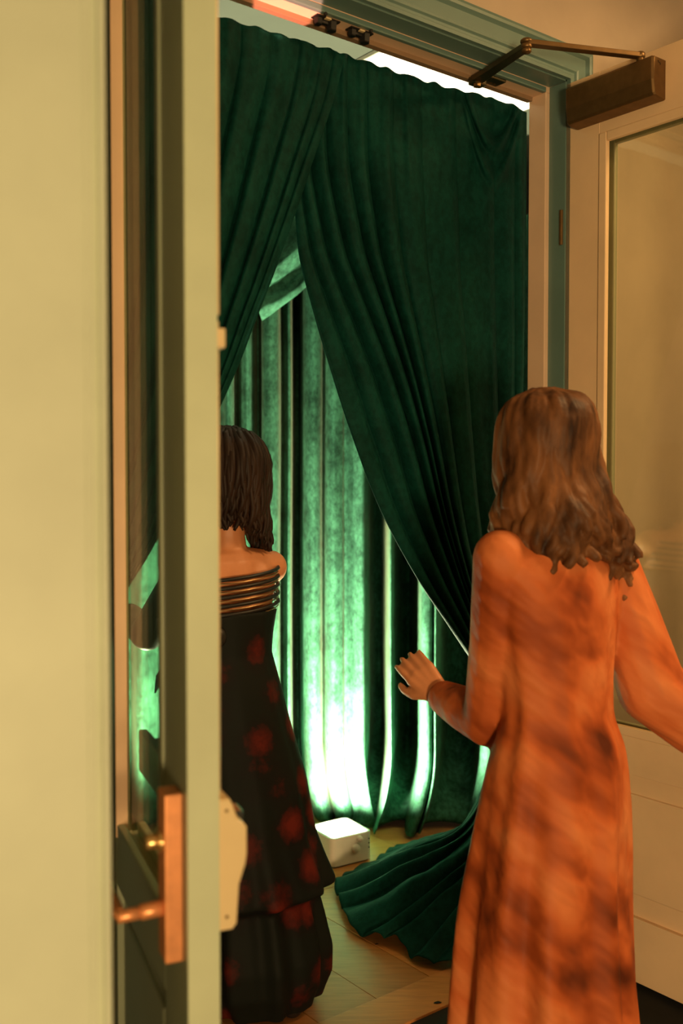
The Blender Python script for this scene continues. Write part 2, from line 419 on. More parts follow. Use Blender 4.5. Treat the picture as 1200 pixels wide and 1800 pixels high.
# small dark maker's mark on the end cover: a hook and a tick
bm = bmesh.new()
E1 = lambda y, z: RD(cx1 + .0006, -y, z)
tube(bm, [E1(.036, 2.4905), E1(.0345, 2.4885), E1(.0325, 2.4860), E1(.030, 2.4855)], .0007, 6)
tube(bm, [E1(.0275, 2.4865), E1(.026, 2.4845), E1(.0255, 2.4810)], .0008, 6)
bm_obj('end_mark', bm, 'dark', dc)
# spindle, main arm, elbow, forearm, foot
zt = 2.513
sp = RD(.275, -.028, zt); el = dep(925, 78, 2.62); el.z = min(el.z, zt + .03)
el = Vector((el.x, el.y, el.z)); ft = wall_pt(838, 160, -.035); ft.z = OPH - .022
bm = bmesh.new(); cyl(bm, RD(.275, -.028, 2.495), RD(.275, -.028, 2.525), .010, 16, None, .002); cyl(bm, RD(.275, -.028, 2.516), RD(.275, -.028, 2.532), .013, 16, None, .003)
bm_obj('spindle', bm, 'bronze', dc, True)
def bar(name, p, q, w, h, mat, w2=None):
    d = (q - p).normalized(); s = d.cross(Z).normalized(); up = s.cross(d); w2 = w2 or w
    rings = [[p + s * a * w + up * b * h for a, b in ((-1, -1), (1, -1), (1, 1), (-1, 1))], [q + s * a * w2 + up * b * h for a, b in ((-1, -1), (1, -1), (1, 1), (-1, 1))]]
    vs, fs = loft(rings); o = mesh_obj(name, vs, fs, mat, dc); bv = o.modifiers.new('bevel', 'BEVEL'); bv.width = .0015; bv.segments = 2
    return o
bar('main_arm', sp + Z * .010, el + Z * .004, .011, .0062, 'bronze', .013)
bar('forearm', el - Z * .006, ft + Z * .004, .013, .0075, 'gunmetal', .018)
bm = bmesh.new()
cyl(bm, el - Z * .022, el - Z * .011, .0125, 18, None, .002); cyl(bm, el - Z * .011, el + Z * .001, .0145, 18, None, .002); cyl(bm, el + Z * .002, el + Z * .013, .016, 18, None, .003)
bm_obj('elbow_joint', bm, 'bronze', dc, True)
bm = bmesh.new()
cf = wall_pt(852, 152, -.03); cf.z = OPH
FR = lambda x, y, z: Vector((cf.x, cf.y, OPH)) + U * x + N * y + Z * z
add_box(bm, FR, (-.040, -.024, -.008), (.062, .022, -.0003), .002); add_box(bm, FR, (-.05, -.012, -.030), (-.004, .018, -.007), .004)
bm_obj('foot_plate', bm, 'gunmetal', dc)
bm = bmesh.new(); cyl(bm, ft - Z * .016, ft + Z * .016, .011, 6, None, .001); bm_obj('foot_bolt', bm, 'bronze', dc)
for x in (.030, .044):
    bm = bmesh.new(); cyl(bm, FR(x, .006, -.0085), FR(x, .006, -.005), .004, 10); bm_obj('foot_screw', bm, 'bronze', dc)

# two black catches on the head lining
for k, (a, lab) in enumerate((((558, 582, 38, 45), 'black double roller catch under the door head, nearer the pink light'),
                              ((617, 640, 58, 68), 'black double roller catch under the door head, nearer the door closer'))):
    p = wall_pt(a[0] + 12, a[2] + 2, -.03); r = (p - J); uu = r.dot(U)
    c = tag(empty('roller_catch', W(uu, -.036, OPH)), lab, 'door catch', 'roller catches under the door head')
    CF = lambda x, y, z: W(uu + x, -.036 + y, OPH + z)
    box('base_plate', CF, (-.036, -.013, -.004), (.036, .013, -.0003), 'black', c, .001)
    for x, r_, h in ((-.024, .012, .020), (.017, .015, .026)):
        bm = bmesh.new(); cyl(bm, CF(x, 0, -.003), CF(x, 0, -h), r_, 6, r_ * .9, .002); bm_obj('roller_housing', bm, 'black', c)
    box('link', CF, (-.02, -.005, -.014), (.012, .005, -.003), 'black', c, .001)
    box('strike_tab', CF, (-.010, -.016, -.006), (.006, -.006, -.002), 'ivory', c, .001)

# ------------------------------------------------------------------ front velvet curtains
def folds(s, creases, amps, skew):
    for i in range(len(creases) - 1):
        if s <= creases[i + 1]:
            t = (s - creases[i]) / (creases[i + 1] - creases[i])
            t = max(0.0, min(1.0, t)); p = skew
            f = math.sin(math.pi / 2 * t / p) ** .85 if t < p else math.cos(math.pi / 2 * (t - p) / (1 - p)) ** .7 if t < 1 else 0
            return amps[i] * f
    return 0.0
def nz(x, y, z): return noise.noise(Vector((x, y, z)))

def curtain_panel(name, E, R, ytop, ytie, n0, creases, amps, skew, shift, mat, parent, corner=False, nu=400, nv=260, seed=0.0):
    Ey = [p[1] for p in E]; Ex = [p[0] for p in E]
    def fn(s, t):
        yt = interp([p[0] for p in ytop], [p[1] for p in ytop], 0)  # placeholder
        g = s
        xe0 = smooth_interp(Ey, Ex, Ey[0]); x0 = xe0 + (R(Ey[0]) - xe0) * s
        y0 = interp([p[0] for p in ytop], [p[1] for p in ytop], x0) + 2.2 * math.sin(s * 71 + 3 * nz(s * 9, seed, 0)) + 2 * nz(s * 30, 1.7, seed)
        y = y0 + (ytie - y0) * t
        a = shift * sstep(250, 850, y)
        g = s + a * s * (1 - s) ** 5
        xe = smooth_interp(Ey, Ex, y); x = xe + (R(y) - xe) * g
        wob = 0.012 * nz(s * 3 + seed, y / 420, 2.0) * sstep(y0, y0 + 120, y)
        sw = min(1, max(0, s + wob))
        A = (0.35 + 0.65 * sstep(0, .25, t)) * (1 - 0.25 * sstep(.75, 1, t))
        dn = -folds(sw, creases, amps, skew) * A
        fade = math.exp(-t * 9)
        dn += fade * (.004 * math.sin(s * 70 + 5 * nz(s * 8, seed, 4)) + .004 * nz(s * 40, t * 6, seed))
        dn += .012 * nz(s * 5 + seed, t * 2.2, 5.1) + .0035 * nz(s * 13 + seed, t * 3 + s * 3, 8.3) + .0012 * nz(s * 30, t * 14 + s * 9, 3.1)
        if corner:
            xc = 868
            for (yb, k, wd, am) in ((258, .17, 13, .026), (314, .21, 14, .018)):
                yr = yb - k * abs(x - xc) ** 1.62
                if y > 150: dn -= am * math.exp(-((y - yr) / wd) ** 2) * math.exp(-((x - xc) / 46) ** 4)
            dn += .026 * math.exp(-((x - 868) / 34) ** 2 - ((y - 222) / 24) ** 2)
        dn = min(dn, 0.035)
        return wall_pt(x, y, n0 + dn)
    return grid_mesh(name, fn, nu, nv, mat, parent, 0.0022)

TOP = [(100, -62), (389, 31), (480, 57), (600, 94), (700, 127), (780, 152), (815, 160), (838, 166), (878, 177), (908, 187), (926, 196)]
# right panel
RE = [(505, 60), (508, 200), (512, 300), (519, 380), (526, 452), (548, 540), (580, 648), (616, 760), (668, 896), (730, 1012), (786, 1097), (835, 1170), (866, 1212), (878, 1262)]
rc = tag(empty('curtain', W(-.1, .06, 0)), 'dark green velvet curtain swept towards the door closer, its tail on the oak floor', 'curtain', 'front velvet curtains')
cra = [0, .035, .087, .16, .25, .33, .44, .56, .70, .86, .955, 1]
am = [.018, .034, .042, .046, .044, .046, .026, .018, .012, .010, .010]
curtain_panel('upper_drape', RE, lambda y: 925 - 14 * sstep(200, 1250, y), TOP, 1262, .075, cra, am, .80, 3.0, 'velvet', rc, True, seed=1.3)
# left panel
LEd = [(606, 92), (600, 122), (588, 170), (548, 288), (520, 372), (478, 490), (456, 546), (420, 640), (388, 712), (275, 950), (220, 1040), (160, 1128), (140, 1160)]
lc = tag(empty('curtain', W(-OPW + .1, .03, 0)), 'dark green velvet curtain swept towards the door leaf with the lever handle', 'curtain', 'front velvet curtains')
cr2 = [0, .040, .084, .164, .27, .38, .5, .66, 1]
am2 = [.010, .014, .020, .026, .028, .028, .028, .028]
curtain_panel('upper_drape', LEd, lambda y: 128 - 2 * sstep(0, 1100, y), TOP, 1160, .035, cr2, am2, .74, 0.0, 'velvet', lc, seed=5.7)

# tail of the right panel: tied at the jamb, swept back over the floor
hem_px = [(705, 1486), (682, 1500), (655, 1520), (612, 1541), (592, 1556), (597, 1592), (622, 1632), (662, 1655), (706, 1667), (742, 1692), (800, 1702), (860, 1688), (915, 1660)]
hem = [floor_pt(x, y, .012) for x, y in hem_px]
qs = [i / (len(hem) - 1) for i in range(len(hem))]
tie = wall_pt(893, 1262, .06)
def tail(q, t):
    h = Vector([smooth_interp(qs, [p[k] for p in hem], q) for k in range(3)])
    h += (h - tie) * (.03 * nz(q * 9, 0, 4.4) + .012 * nz(q * 31, 0, 1.4))
    p0 = tie + U * (-.03 + .06 * q) + N * (.025 * math.sin(q * 7)) 
    flat = Vector((h.x - p0.x, h.y - p0.y, 0))
    p1 = p0 + Vector((0, 0, -.40 - .06 * q)) + flat * .10
    p2 = p0 + flat * (.46 - .06 * q); p2.z = .10 + .05 * (1 - q)
    b = lambda a0, a1, a2, a3: a0 * (1-t)**3 + a1 * 3*t*(1-t)**2 + a2 * 3*t*t*(1-t) + a3 * t**3
    p = b(p0, p1, p2, h)
    w = sstep(0, .35, t) * (1 - .55 * sstep(.75, 1, t))
    qq = q + .012 * nz(q * 5, t * 3, 1.1)
    cre = [0, .05, .10, .15, .24, .29, .38, .43, .54, .60, .71, .78, .9, 1]
    f = folds(qq, cre, [.03, .035, .04, .045, .042, .05, .05, .05, .045, .05, .045, .04, .04], .5) * 1.15
    nrm = Vector((U.x * -.25, U.y * -.25, 1)).normalized() if t > .6 else (-N * .7 - U * .3 + Z * .6).normalized()
    nrm = ((-N * .7 - U * .3 + Z * .5) * (1 - sstep(.35, .8, t)) + Z * sstep(.35, .8, t)).normalized()
    p = p + nrm * (f * w)
    p += nrm * (.010 * nz(q * 14, t * 5, 2.2) + .006 * nz(q * 30, t * 12, 6.6)) * w
    p.z = max(p.z, .008)
    return p
grid_mesh('lower_train', tail, 300, 90, 'velvet', rc, .0022)
bm = bmesh.new()
ct = tie + Z * .0
rings = []
for i in range(9):
    a = i / 8; z = -.03 + .06 * a
    rings.append(ring_pts(ct + Z * z, U, N, .052 + .006 * math.sin(a * math.pi), .04 + .006 * math.sin(a * math.pi), 28))
vs, fs = loft(rings); add_vf(bm, vs, fs); bm_obj('tie_back', bm, 'velvet', rc, True)

# ------------------------------------------------------------------ inner drape behind the opening
path = [(388, 4.06), (398, 3.98), (408, 4.04), (413, 4.14), (420, 4.06), (432, 4.0), (443, 4.06), (451, 4.16), (457, 4.10), (461, 3.99), (474, 3.95), (487, 3.99), (494, 4.10), (500, 4.06), (506, 4.01), (511, 4.05),
        (515, 4.26), (526, 4.30), (531, 4.08), (538, 4.0), (552, 3.965), (563, 4.0), (568, 4.06), (573, 3.99), (588, 3.935), (603, 3.965), (608, 4.0), (624, 3.965), (638, 3.94), (645, 3.97),
        (650, 4.10), (655, 4.36), (665, 4.46), (677, 4.42), (684, 4.05), (689, 3.88), (693, 3.90), (700, 4.15), (715, 4.34), (728, 4.28), (738, 3.98), (744, 3.86), (757, 3.845), (763, 3.88), (767, 3.84), (772, 3.92), (785, 4.18), (812, 4.26), (838, 4.15), (850, 3.92), (870, 3.87), (890, 3.95), (915, 4.08), (940, 3.9)]
pts = [(((x - 600) / F) * d, d) for x, d in path]
x0 = pts[0][0]; left = []
x = x0; k = 0
while x > -1.75:
    x -= .032; k += 1
    left.append((x, 4.02 + .075 * math.sin(k * 1.15) + .03 * math.sin(k * .53) - .10 * max(0, -.9 - x)))
right = []; x = pts[-1][0]; k = 0
while x < 1.5:
    x += .034; k += 1
    right.append((x, 3.95 + .075 * math.sin(k * 1.2) - .05 * (x - .7)))
plan = left[::-1] + pts + right
ps = list(range(len(plan)))
px_ = [p[0] for p in plan]; py_ = [p[1] for p in plan]
NL = len(left)
def inner_drape(s, t):
    k = s * (len(plan) - 1)
    x = smooth_interp(ps, px_, k) if False else cr(px_, k); y = cr(py_, k)
    z = 2.46 - t * 2.448
    z += .010 * (1 + math.sin(k * .9)) * (t ** 8)
    lo = max(0, (.35 - z) / .35)
    y += .012 * nz(x * 9, z * 1.1, 3.3) + .004 * nz(x * 40, z * 8, 1.0) * (.3 + t)
    if x > .02: y -= (y - 3.93) * .9 * (1 - sstep(.03, .30, z)) if y > 3.93 else 0
    x += .012 * nz(x * 3, z * .9, 7.7) + (-.075 * lo * lo if x > .1 else .05 * lo * lo if x > -.2 else 0)
    # upper gather
    return Vector((x, y - .02 * lo, z))
def cr(a, k):
    i = min(int(k), len(a) - 2); t = k - i
    p0, p1, p2, p3 = a[max(i - 1, 0)], a[i], a[i + 1], a[min(i + 2, len(a) - 1)]
    return 0.5 * (2*p1 + (p2 - p0)*t + (2*p0 - 5*p1 + 4*p2 - p3)*t*t + (3*p1 - p0 - 3*p2 + p3)*t**3)
bd = grid_mesh('inner_curtain', inner_drape, 620, 110, 'velvet_in', None, .002)
tag(bd, 'lit teal velvet drape hanging in deep pleats behind the uplight', 'curtain')

# swag gathered across the top of the inner drape
a0 = dep(440, 505, 3.86); a1 = dep(640, 300, 3.86)
def swag(s, t):
    c = a0.lerp(a1, s) + Z * (-.05 * math.sin(math.pi * s))
    across = (t - .45) * .30
    f = .022 * math.sin(t * math.pi * 5.2 + .8 * math.sin(s * 4)) + .008 * nz(s * 8, t * 14, 9)
    up = Vector((-.35, 0, 1)).normalized()
    return c + up * across - Vector((0, 1, 0)) * (.05 * math.sin(math.pi * t) + f)
sw = grid_mesh('swag', swag, 70, 70, 'velvet_in', None, .002)
tag(sw, 'gathered teal velvet swag slung across the top of the inner drape', 'curtain')

# ------------------------------------------------------------------ floor uplight
BN = Vector((-.034, 3.525, 0)); B1 = Vector((.148, .095, 0)).normalized(); B2 = Vector((-B1.y, B1.x, 0)); BS = .175; BH = .108
BF = lambda x, y, z: BN + B1 * x + B2 * y + Vector((0, 0, z))
ul = tag(empty('uplight', BF(BS / 2, BS / 2, 0)), 'white square box uplight glowing on the oak floor at the drape', 'uplight')
def rounded_rect(x0, y0, x1, y1, r, z, seg=6):
    out = []
    for cx, cy, a in ((x1 - r, y1 - r, 0), (x0 + r, y1 - r, 90), (x0 + r, y0 + r, 180), (x1 - r, y0 + r, 270)):
        for k in range(seg + 1):
            th_ = math.radians(a + 90 * k / seg); out.append(BF(cx + r * math.cos(th_), cy + r * math.sin(th_), z))
    return out
rr = lambda i, z, r=.022: rounded_rect(i, i, BS - i, BS - i, max(r - i, .004), z)
vs, fs = loft([rr(0, .006), rr(0, BH - .003), rr(.002, BH), rr(.010, BH), rr(.012, BH - .012), rr(.014, BH - .013)]); mesh_obj('housing', vs, fs, 'white_box', ul)
vs, fs = loft([rr(.006, 0.0), rr(.006, .006)]); mesh_obj('foot_pad', vs, fs, 'black', ul)
vs, fs = loft([rr(.0125, BH - .012), rr(.0125, BH - .004), rr(.018, BH - .002)]); mesh_obj('lens', vs, fs, 'lens', ul)
for (x, z, r, nm) in ((.100, .058, .0165, 'knob'), (.116, .091, .0115, 'ring_knob')):
    bm = bmesh.new(); cyl(bm, BF(x, 0.001, z), BF(x, -.012, z), r, 20, r * .92, .002)
    if nm == 'ring_knob': cyl(bm, BF(x, -.012, z), BF(x, -.018, z), r * .6, 16, None, .001)
    bm_obj(nm, bm, 'white_box', ul, True)
for z in (.050, .066, .082):
    bm = bmesh.new(); cyl(bm, BF(.160, .0006, z), BF(.160, -.0012, z), .0025, 10); bm_obj('vent_hole', bm, 'black', ul)
lp = BF(BS / 2, BS / 2, BH + .012)
lamp('uplight_beam', 'SPOT', lp, 330, UPC, lp + Vector((-.02, .45, 1.0)), spot_size=math.radians(164), spot_blend=.45, shadow_soft_size=.05)
lamp('uplight_beam', 'SPOT', (-.80, 3.55, .14), 130, UPC, (-.80, 3.75, 1.2), spot_size=math.radians(160), spot_blend=.7, shadow_soft_size=.05)
# unseen pink spot added to throw the pink patch on the door head
pk = wall_pt(506, 14, -.045)
lamp('pink_spot', 'SPOT', (0.02, .9, .25), 650, (1.0, .36, .26), pk, spot_size=math.radians(3.6), spot_blend=.15, shadow_soft_size=.004)

cl = tag(empty('ceiling_glow', W(.1, .45, 2.735)), 'slim glowing panel added for the bar of light above the curtain top', 'ceiling glow')  # glowing panel added to give the bright bar on the room ceiling
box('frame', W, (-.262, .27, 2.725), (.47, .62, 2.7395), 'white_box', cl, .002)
box('glow_sheet', W, (-.250, .282, 2.721), (.458, .608, 2.726), 'panel_glow', cl, .001)

# small dark scraps on the boards
for i, (x, y, s, lab) in enumerate(((662, 1660, .006, 'tiny black scrap on the oak boards beside the velvet tail'), (769, 1763, .011, 'thin black scrap lying on the oak threshold board'), (488, 1796, .014, 'black curled scrap on the threshold below the floral dress hem'))):
    p = floor_pt(x, y, .0036 if i else .0002)
    vs = [p + Vector((s * a, s * b, z)) for a, b, z in ((-1, -.2, 0), (-.2, -.45, .001), (.9, -.1, .002), (1, .2, 0), (.1, .5, .0015), (-.7, .25, 0))]
    vs += [v + Z * .0012 for v in vs]
    fs = [tuple(range(5, -1, -1)), tuple(range(6, 12))] + [(k, (k + 1) % 6, (k + 1) % 6 + 6, k + 6) for k in range(6)]
    tag(mesh_obj('scrap', vs, fs, 'dark'), lab, 'scrap')

#PEOPLE
# ------------------------------------------------------------------ people
def skin_mat(name, c):
    m, nt, b = new_mat(name)
    n = tex_noise(nt, 14, 4); r = ramp(nt, n.outputs[0], [(.3, mul(c, .93)), (.7, mul(c, 1.06))])
    nt.links.new(r.outputs[0], b.inputs['Base Color']); b.inputs['Roughness'].default_value = .5
    b.inputs['Subsurface Weight'].default_value = .02; b.inputs['Subsurface Radius'].default_value = (.01, .004, .002)
    return m
def hair_mat(name, c1, c2):
    m, nt, b = new_mat(name)
    n = tex_noise(nt, 16, 5, .6, (1, 1, .35)); r = ramp(nt, n.outputs[0], [(.32, c1), (.68, c2)])
    nt.links.new(r.outputs[0], b.inputs['Base Color']); b.inputs['Roughness'].default_value = .55
    b.inputs['Specular IOR Level'].default_value = .2
    return m
M['skin'] = skin_mat('warm_skin', (.60, .235, .10))
M['hair_a'] = hair_mat('auburn_hair', (.028, .010, .004), (.24, .095, .034))
M['hair_b'] = hair_mat('dark_brown_hair', (.008, .004, .003), (.03, .014, .008))
M['eye'] = paint('eye_white', (.6, .58, .55), .2)
def print_fabric():
    m, nt, b = new_mat('rust_orange_print')
    n = tex_noise(nt, 5.5, 2, .5, (.38, 1.0, 1.0)); n2 = tex_noise(nt, 17.0, 2, .5, (.30, 1.0, 1.0))
    for q in (n, n2):                     # diagonal brush marks: turn first, then stretch
        mp = q.inputs['Vector'].links[0].from_node; tc = mp.inputs[0].links[0].from_node
        m2 = nt.nodes.new('ShaderNodeMapping'); m2.inputs['Rotation'].default_value = (0, -.65, .2); m2.inputs['Location'].default_value = (1.37, .4, .8)
        nt.links.new(tc.outputs['Object'], m2.inputs[0]); nt.links.new(m2.outputs[0], mp.inputs[0])
    mx = nt.nodes.new('ShaderNodeMath'); mx.operation = 'MULTIPLY_ADD'; mx.inputs[1].default_value = .45
    nt.links.new(n2.outputs[0], mx.inputs[0]); nt.links.new(n.outputs[0], mx.inputs[2])
    r = ramp(nt, mx.outputs[0], [(.47, (.10, .020, .006)), (.60, (.34, .066, .015)), (.71, (.57, .130, .033)), (.89, (.72, .225, .075))])
    nt.links.new(r.outputs[0], b.inputs['Base Color']); b.inputs['Roughness'].default_value = .6
    bump(nt, b, n2.outputs[0], .6, .02)
    b.inputs['Specular IOR Level'].default_value = .2
    return m
M['dress_a'] = print_fabric()
def rose_fabric():
    m, nt, b = new_mat('black_rose_print')
    tc = nt.nodes.new('ShaderNodeTexCoord'); v = nt.nodes.new('ShaderNodeTexVoronoi'); v.inputs['Scale'].default_value = 9
    nt.links.new(tc.outputs['Object'], v.inputs['Vector'])
    n = tex_noise(nt, 60, 4, .6)
    ad = nt.nodes.new('ShaderNodeMath'); ad.operation = 'MULTIPLY_ADD'; ad.inputs[1].default_value = .35
    nt.links.new(n.outputs[0], ad.inputs[0]); nt.links.new(v.outputs['Distance'], ad.inputs[2])
    r = ramp(nt, ad.outputs[0], [(.30, (.11, .010, .005)), (.48, (.05, .005, .003)), (.62, (.005, .004, .003)), (.8, (.004, .006, .004))])
    nt.links.new(r.outputs[0], b.inputs['Base Color']); b.inputs['Roughness'].default_value = .7
    b.inputs['Specular IOR Level'].default_value = .2
    return m
M['dress_b'] = rose_fabric()
M['cloth_black'] = paint('black_satin', (.008, .007, .006), .45)
M['gold'] = metal('gold_cord', (.6, .42, .2), .3)

def capsule(bm, p, q, r1, r2, seg=14, rows=5):
    p, q = Vector(p), Vector(q); d = q - p
    if d.length < 1e-6: d = Vector((0, 0, 1e-4))
    dn = d.normalized(); x, y = frame_of(dn); rings = []
    for i in range(rows + 1):
        a = math.pi / 2 * (1 - i / rows); rings.append(ring_pts(p - dn * r1 * math.sin(a), x, y, max(r1 * math.cos(a), 1e-4), max(r1 * math.cos(a), 1e-4), seg))
    for i in range(rows + 1):
        a = math.pi / 2 * i / rows; rings.append(ring_pts(q + dn * r2 * math.sin(a), x, y, max(r2 * math.cos(a), 1e-4), max(r2 * math.cos(a), 1e-4), seg))
    vs, fs = loft(rings); add_vf(bm, vs, fs)
def chain(bm, pts, rs):
    for i in range(len(pts) - 1): capsule(bm, pts[i], pts[i + 1], rs[i], rs[i + 1])
def ellipsoid(bm, c, axes, radii, seg=28, rows=18):
    rings = []
    for i in range(rows + 1):
        a = math.pi * i / rows; k = max(math.sin(a), 1e-3)
        rings.append(ring_pts(Vector(c) - axes[2] * radii[2] * math.cos(a), axes[0], axes[1], radii[0] * k, radii[1] * k, seg))
    vs, fs = loft(rings); add_vf(bm, vs, fs)
def fused(name, bm, voxel, smooth, mat, parent=None):
    bmesh.ops.recalc_face_normals(bm, faces=bm.faces[:])
    me = bpy.data.meshes.new('tmp'); bm.to_mesh(me); bm.free()
    t = bpy.data.objects.new('tmp', me); COL.objects.link(t)
    m = t.modifiers.new('r', 'REMESH'); m.mode = 'VOXEL'; m.voxel_size = voxel
    k = t.modifiers.new('s', 'SMOOTH'); k.iterations = smooth; k.factor = .5
    dg = bpy.context.evaluated_depsgraph_get(); dg.update()
    out = bpy.data.meshes.new_from_object(t.evaluated_get(dg)); out.name = name
    bpy.data.objects.remove(t); bpy.data.meshes.remove(me)
    out.materials.clear(); out.materials.append(M[mat]); out.shade_smooth()
    o = bpy.data.objects.new(name, out); COL.objects.link(o)
    if parent is not None: o.parent = parent; o.matrix_parent_inverse = parent.matrix_world.inverted()
    return o
def hand(bm, wrist, d, out, thumb_side, curl=.5):
    """d: palm direction, out: palm normal (side the fingers curl to), thumb_side: +1/-1 along d x out"""
    d = d.normalized(); out = (out - d * out.dot(d)).normalized(); ac = d.cross(out).normalized() * thumb_side
    kn = wrist + d * .080
    for k, o in enumerate((.030, .010, -.010, -.029)):
        chain(bm, [wrist + ac * o * .55, kn + ac * o - d * (.004 * abs(k - 1))], [.015, .0125])
    for o, L in ((.031, .066), (.0105, .074), (-.0105, .068), (-.030, .052)):
        p = kn + ac * o; dd = d.copy(); pts = [p]; 
        for i, f in enumerate((.45, .31, .24)):
            a = curl * (.45 + .35 * i); dd = (d * math.cos(a) + out * math.sin(a) + ac * o * 1.5).normalized()
            pts.append(pts[-1] + dd * L * f)
        chain(bm, pts, [.0098, .0090, .0082, .0070])
    b = wrist + d * .022 + ac * .020
    t1 = b + (ac * .8 + d * .75 + out * .3).normalized() * .040
    t2 = t1 + (ac * .35 + d * .95 + out * .35).normalized() * .030; t3 = t2 + (d + out * .4).normalized() * .022
    chain(bm, [b, t1, t2, t3], [.016, .0125, .0105, .0085])
def head(bm, c, right, fwd, up, s=1.0):
    A = (right, fwd, up)
    ellipsoid(bm, c + up * .022 * s - fwd * .012 * s, A, (.074 * s, .093 * s, .088 * s))
    ellipsoid(bm, c - up * .035 * s + fwd * .022 * s, A, (.058 * s, .068 * s, .080 * s))
    P = lambda r, f, u: c + right * r * s + fwd * f * s + up * u * s
    capsule(bm, P(0, .082, .012), P(0, .103, -.022), .007 * s, .011 * s)          # nose
    for k in (-1, 1):
        capsule(bm, P(.009 * k, .092, -.026), P(.013 * k, .088, -.026), .006 * s, .005 * s)
        capsule(bm, P(.014 * k, .083, .030), P(.045 * k, .068, .028), .007 * s, .006 * s)   # brow
        capsule(bm, P(.045 * k, .052, -.012), P(.05 * k, .035, -.012), .016 * s, .014 * s)  # cheek
        ellipsoid(bm, P(.076 * k, -.012, -.005), (fwd, right, up), (.017 * s, .007 * s, .029 * s), 14, 10)
    capsule(bm, P(-.018, .082, -.052), P(.018, .082, -.052), .006 * s, .006 * s)   # lips
    capsule(bm, P(-.014, .080, -.063), P(.014, .080, -.063), .0065 * s, .0065 * s)
    capsule(bm, P(-.010, .070, -.095), P(.010, .070, -.095), .017 * s, .017 * s)   # chin
def eyes(c, right, fwd, up, parent, s=1.0):
    for k in (-1, 1):
        bm = bmesh.new(); ellipsoid(bm, c + right * .031 * k * s + fwd * .068 * s + up * .010 * s, (right, fwd, up), (.013 * s, .0125 * s, .008 * s), 14, 10)
        bm_obj('eye', bm, 'eye', parent, True)
def lock(bm, pts, r0, phase, amp, seg=6, n=16, tp=.72):
    """wavy lock through control points (Catmull-Rom)"""
    out, rad = [], []
    for i in range(n + 1):
        k = i / n * (len(pts) - 1)
        p = Vector([cr([q[j] for q in pts], k) for j in range(3)])
        w = amp * sstep(.25, .7, i / n)
        p += Vector((math.sin(phase + i * .95), math.cos(phase * 1.7 + i * .8), 0)) * w
        out.append(p); rad.append(r0 * (1 - tp * (i / n) ** 2.2) * (.55 + .45 * min(1, i / 3)))
    tube(bm, out, rad, seg)

RW = Vector((U.x, U.y, 0)); FW = Vector((N.x, N.y, 0))
def ring_body(z, c, a, b, amp, ph, kf, n=120, swirl=0.0, sharp=1.0):
    out = []
    for i in range(n):
        th = 2 * math.pi * i / n
        f = 1 + amp * (math.sin(kf * th + ph + swirl) + .5 * math.sin((kf * 1.7 // 1) * th + 2.1 * ph - swirl * 1.4))
        out.append(c + RW * (a * f * math.cos(th)) + FW * (b * f * math.sin(th)))
    return out

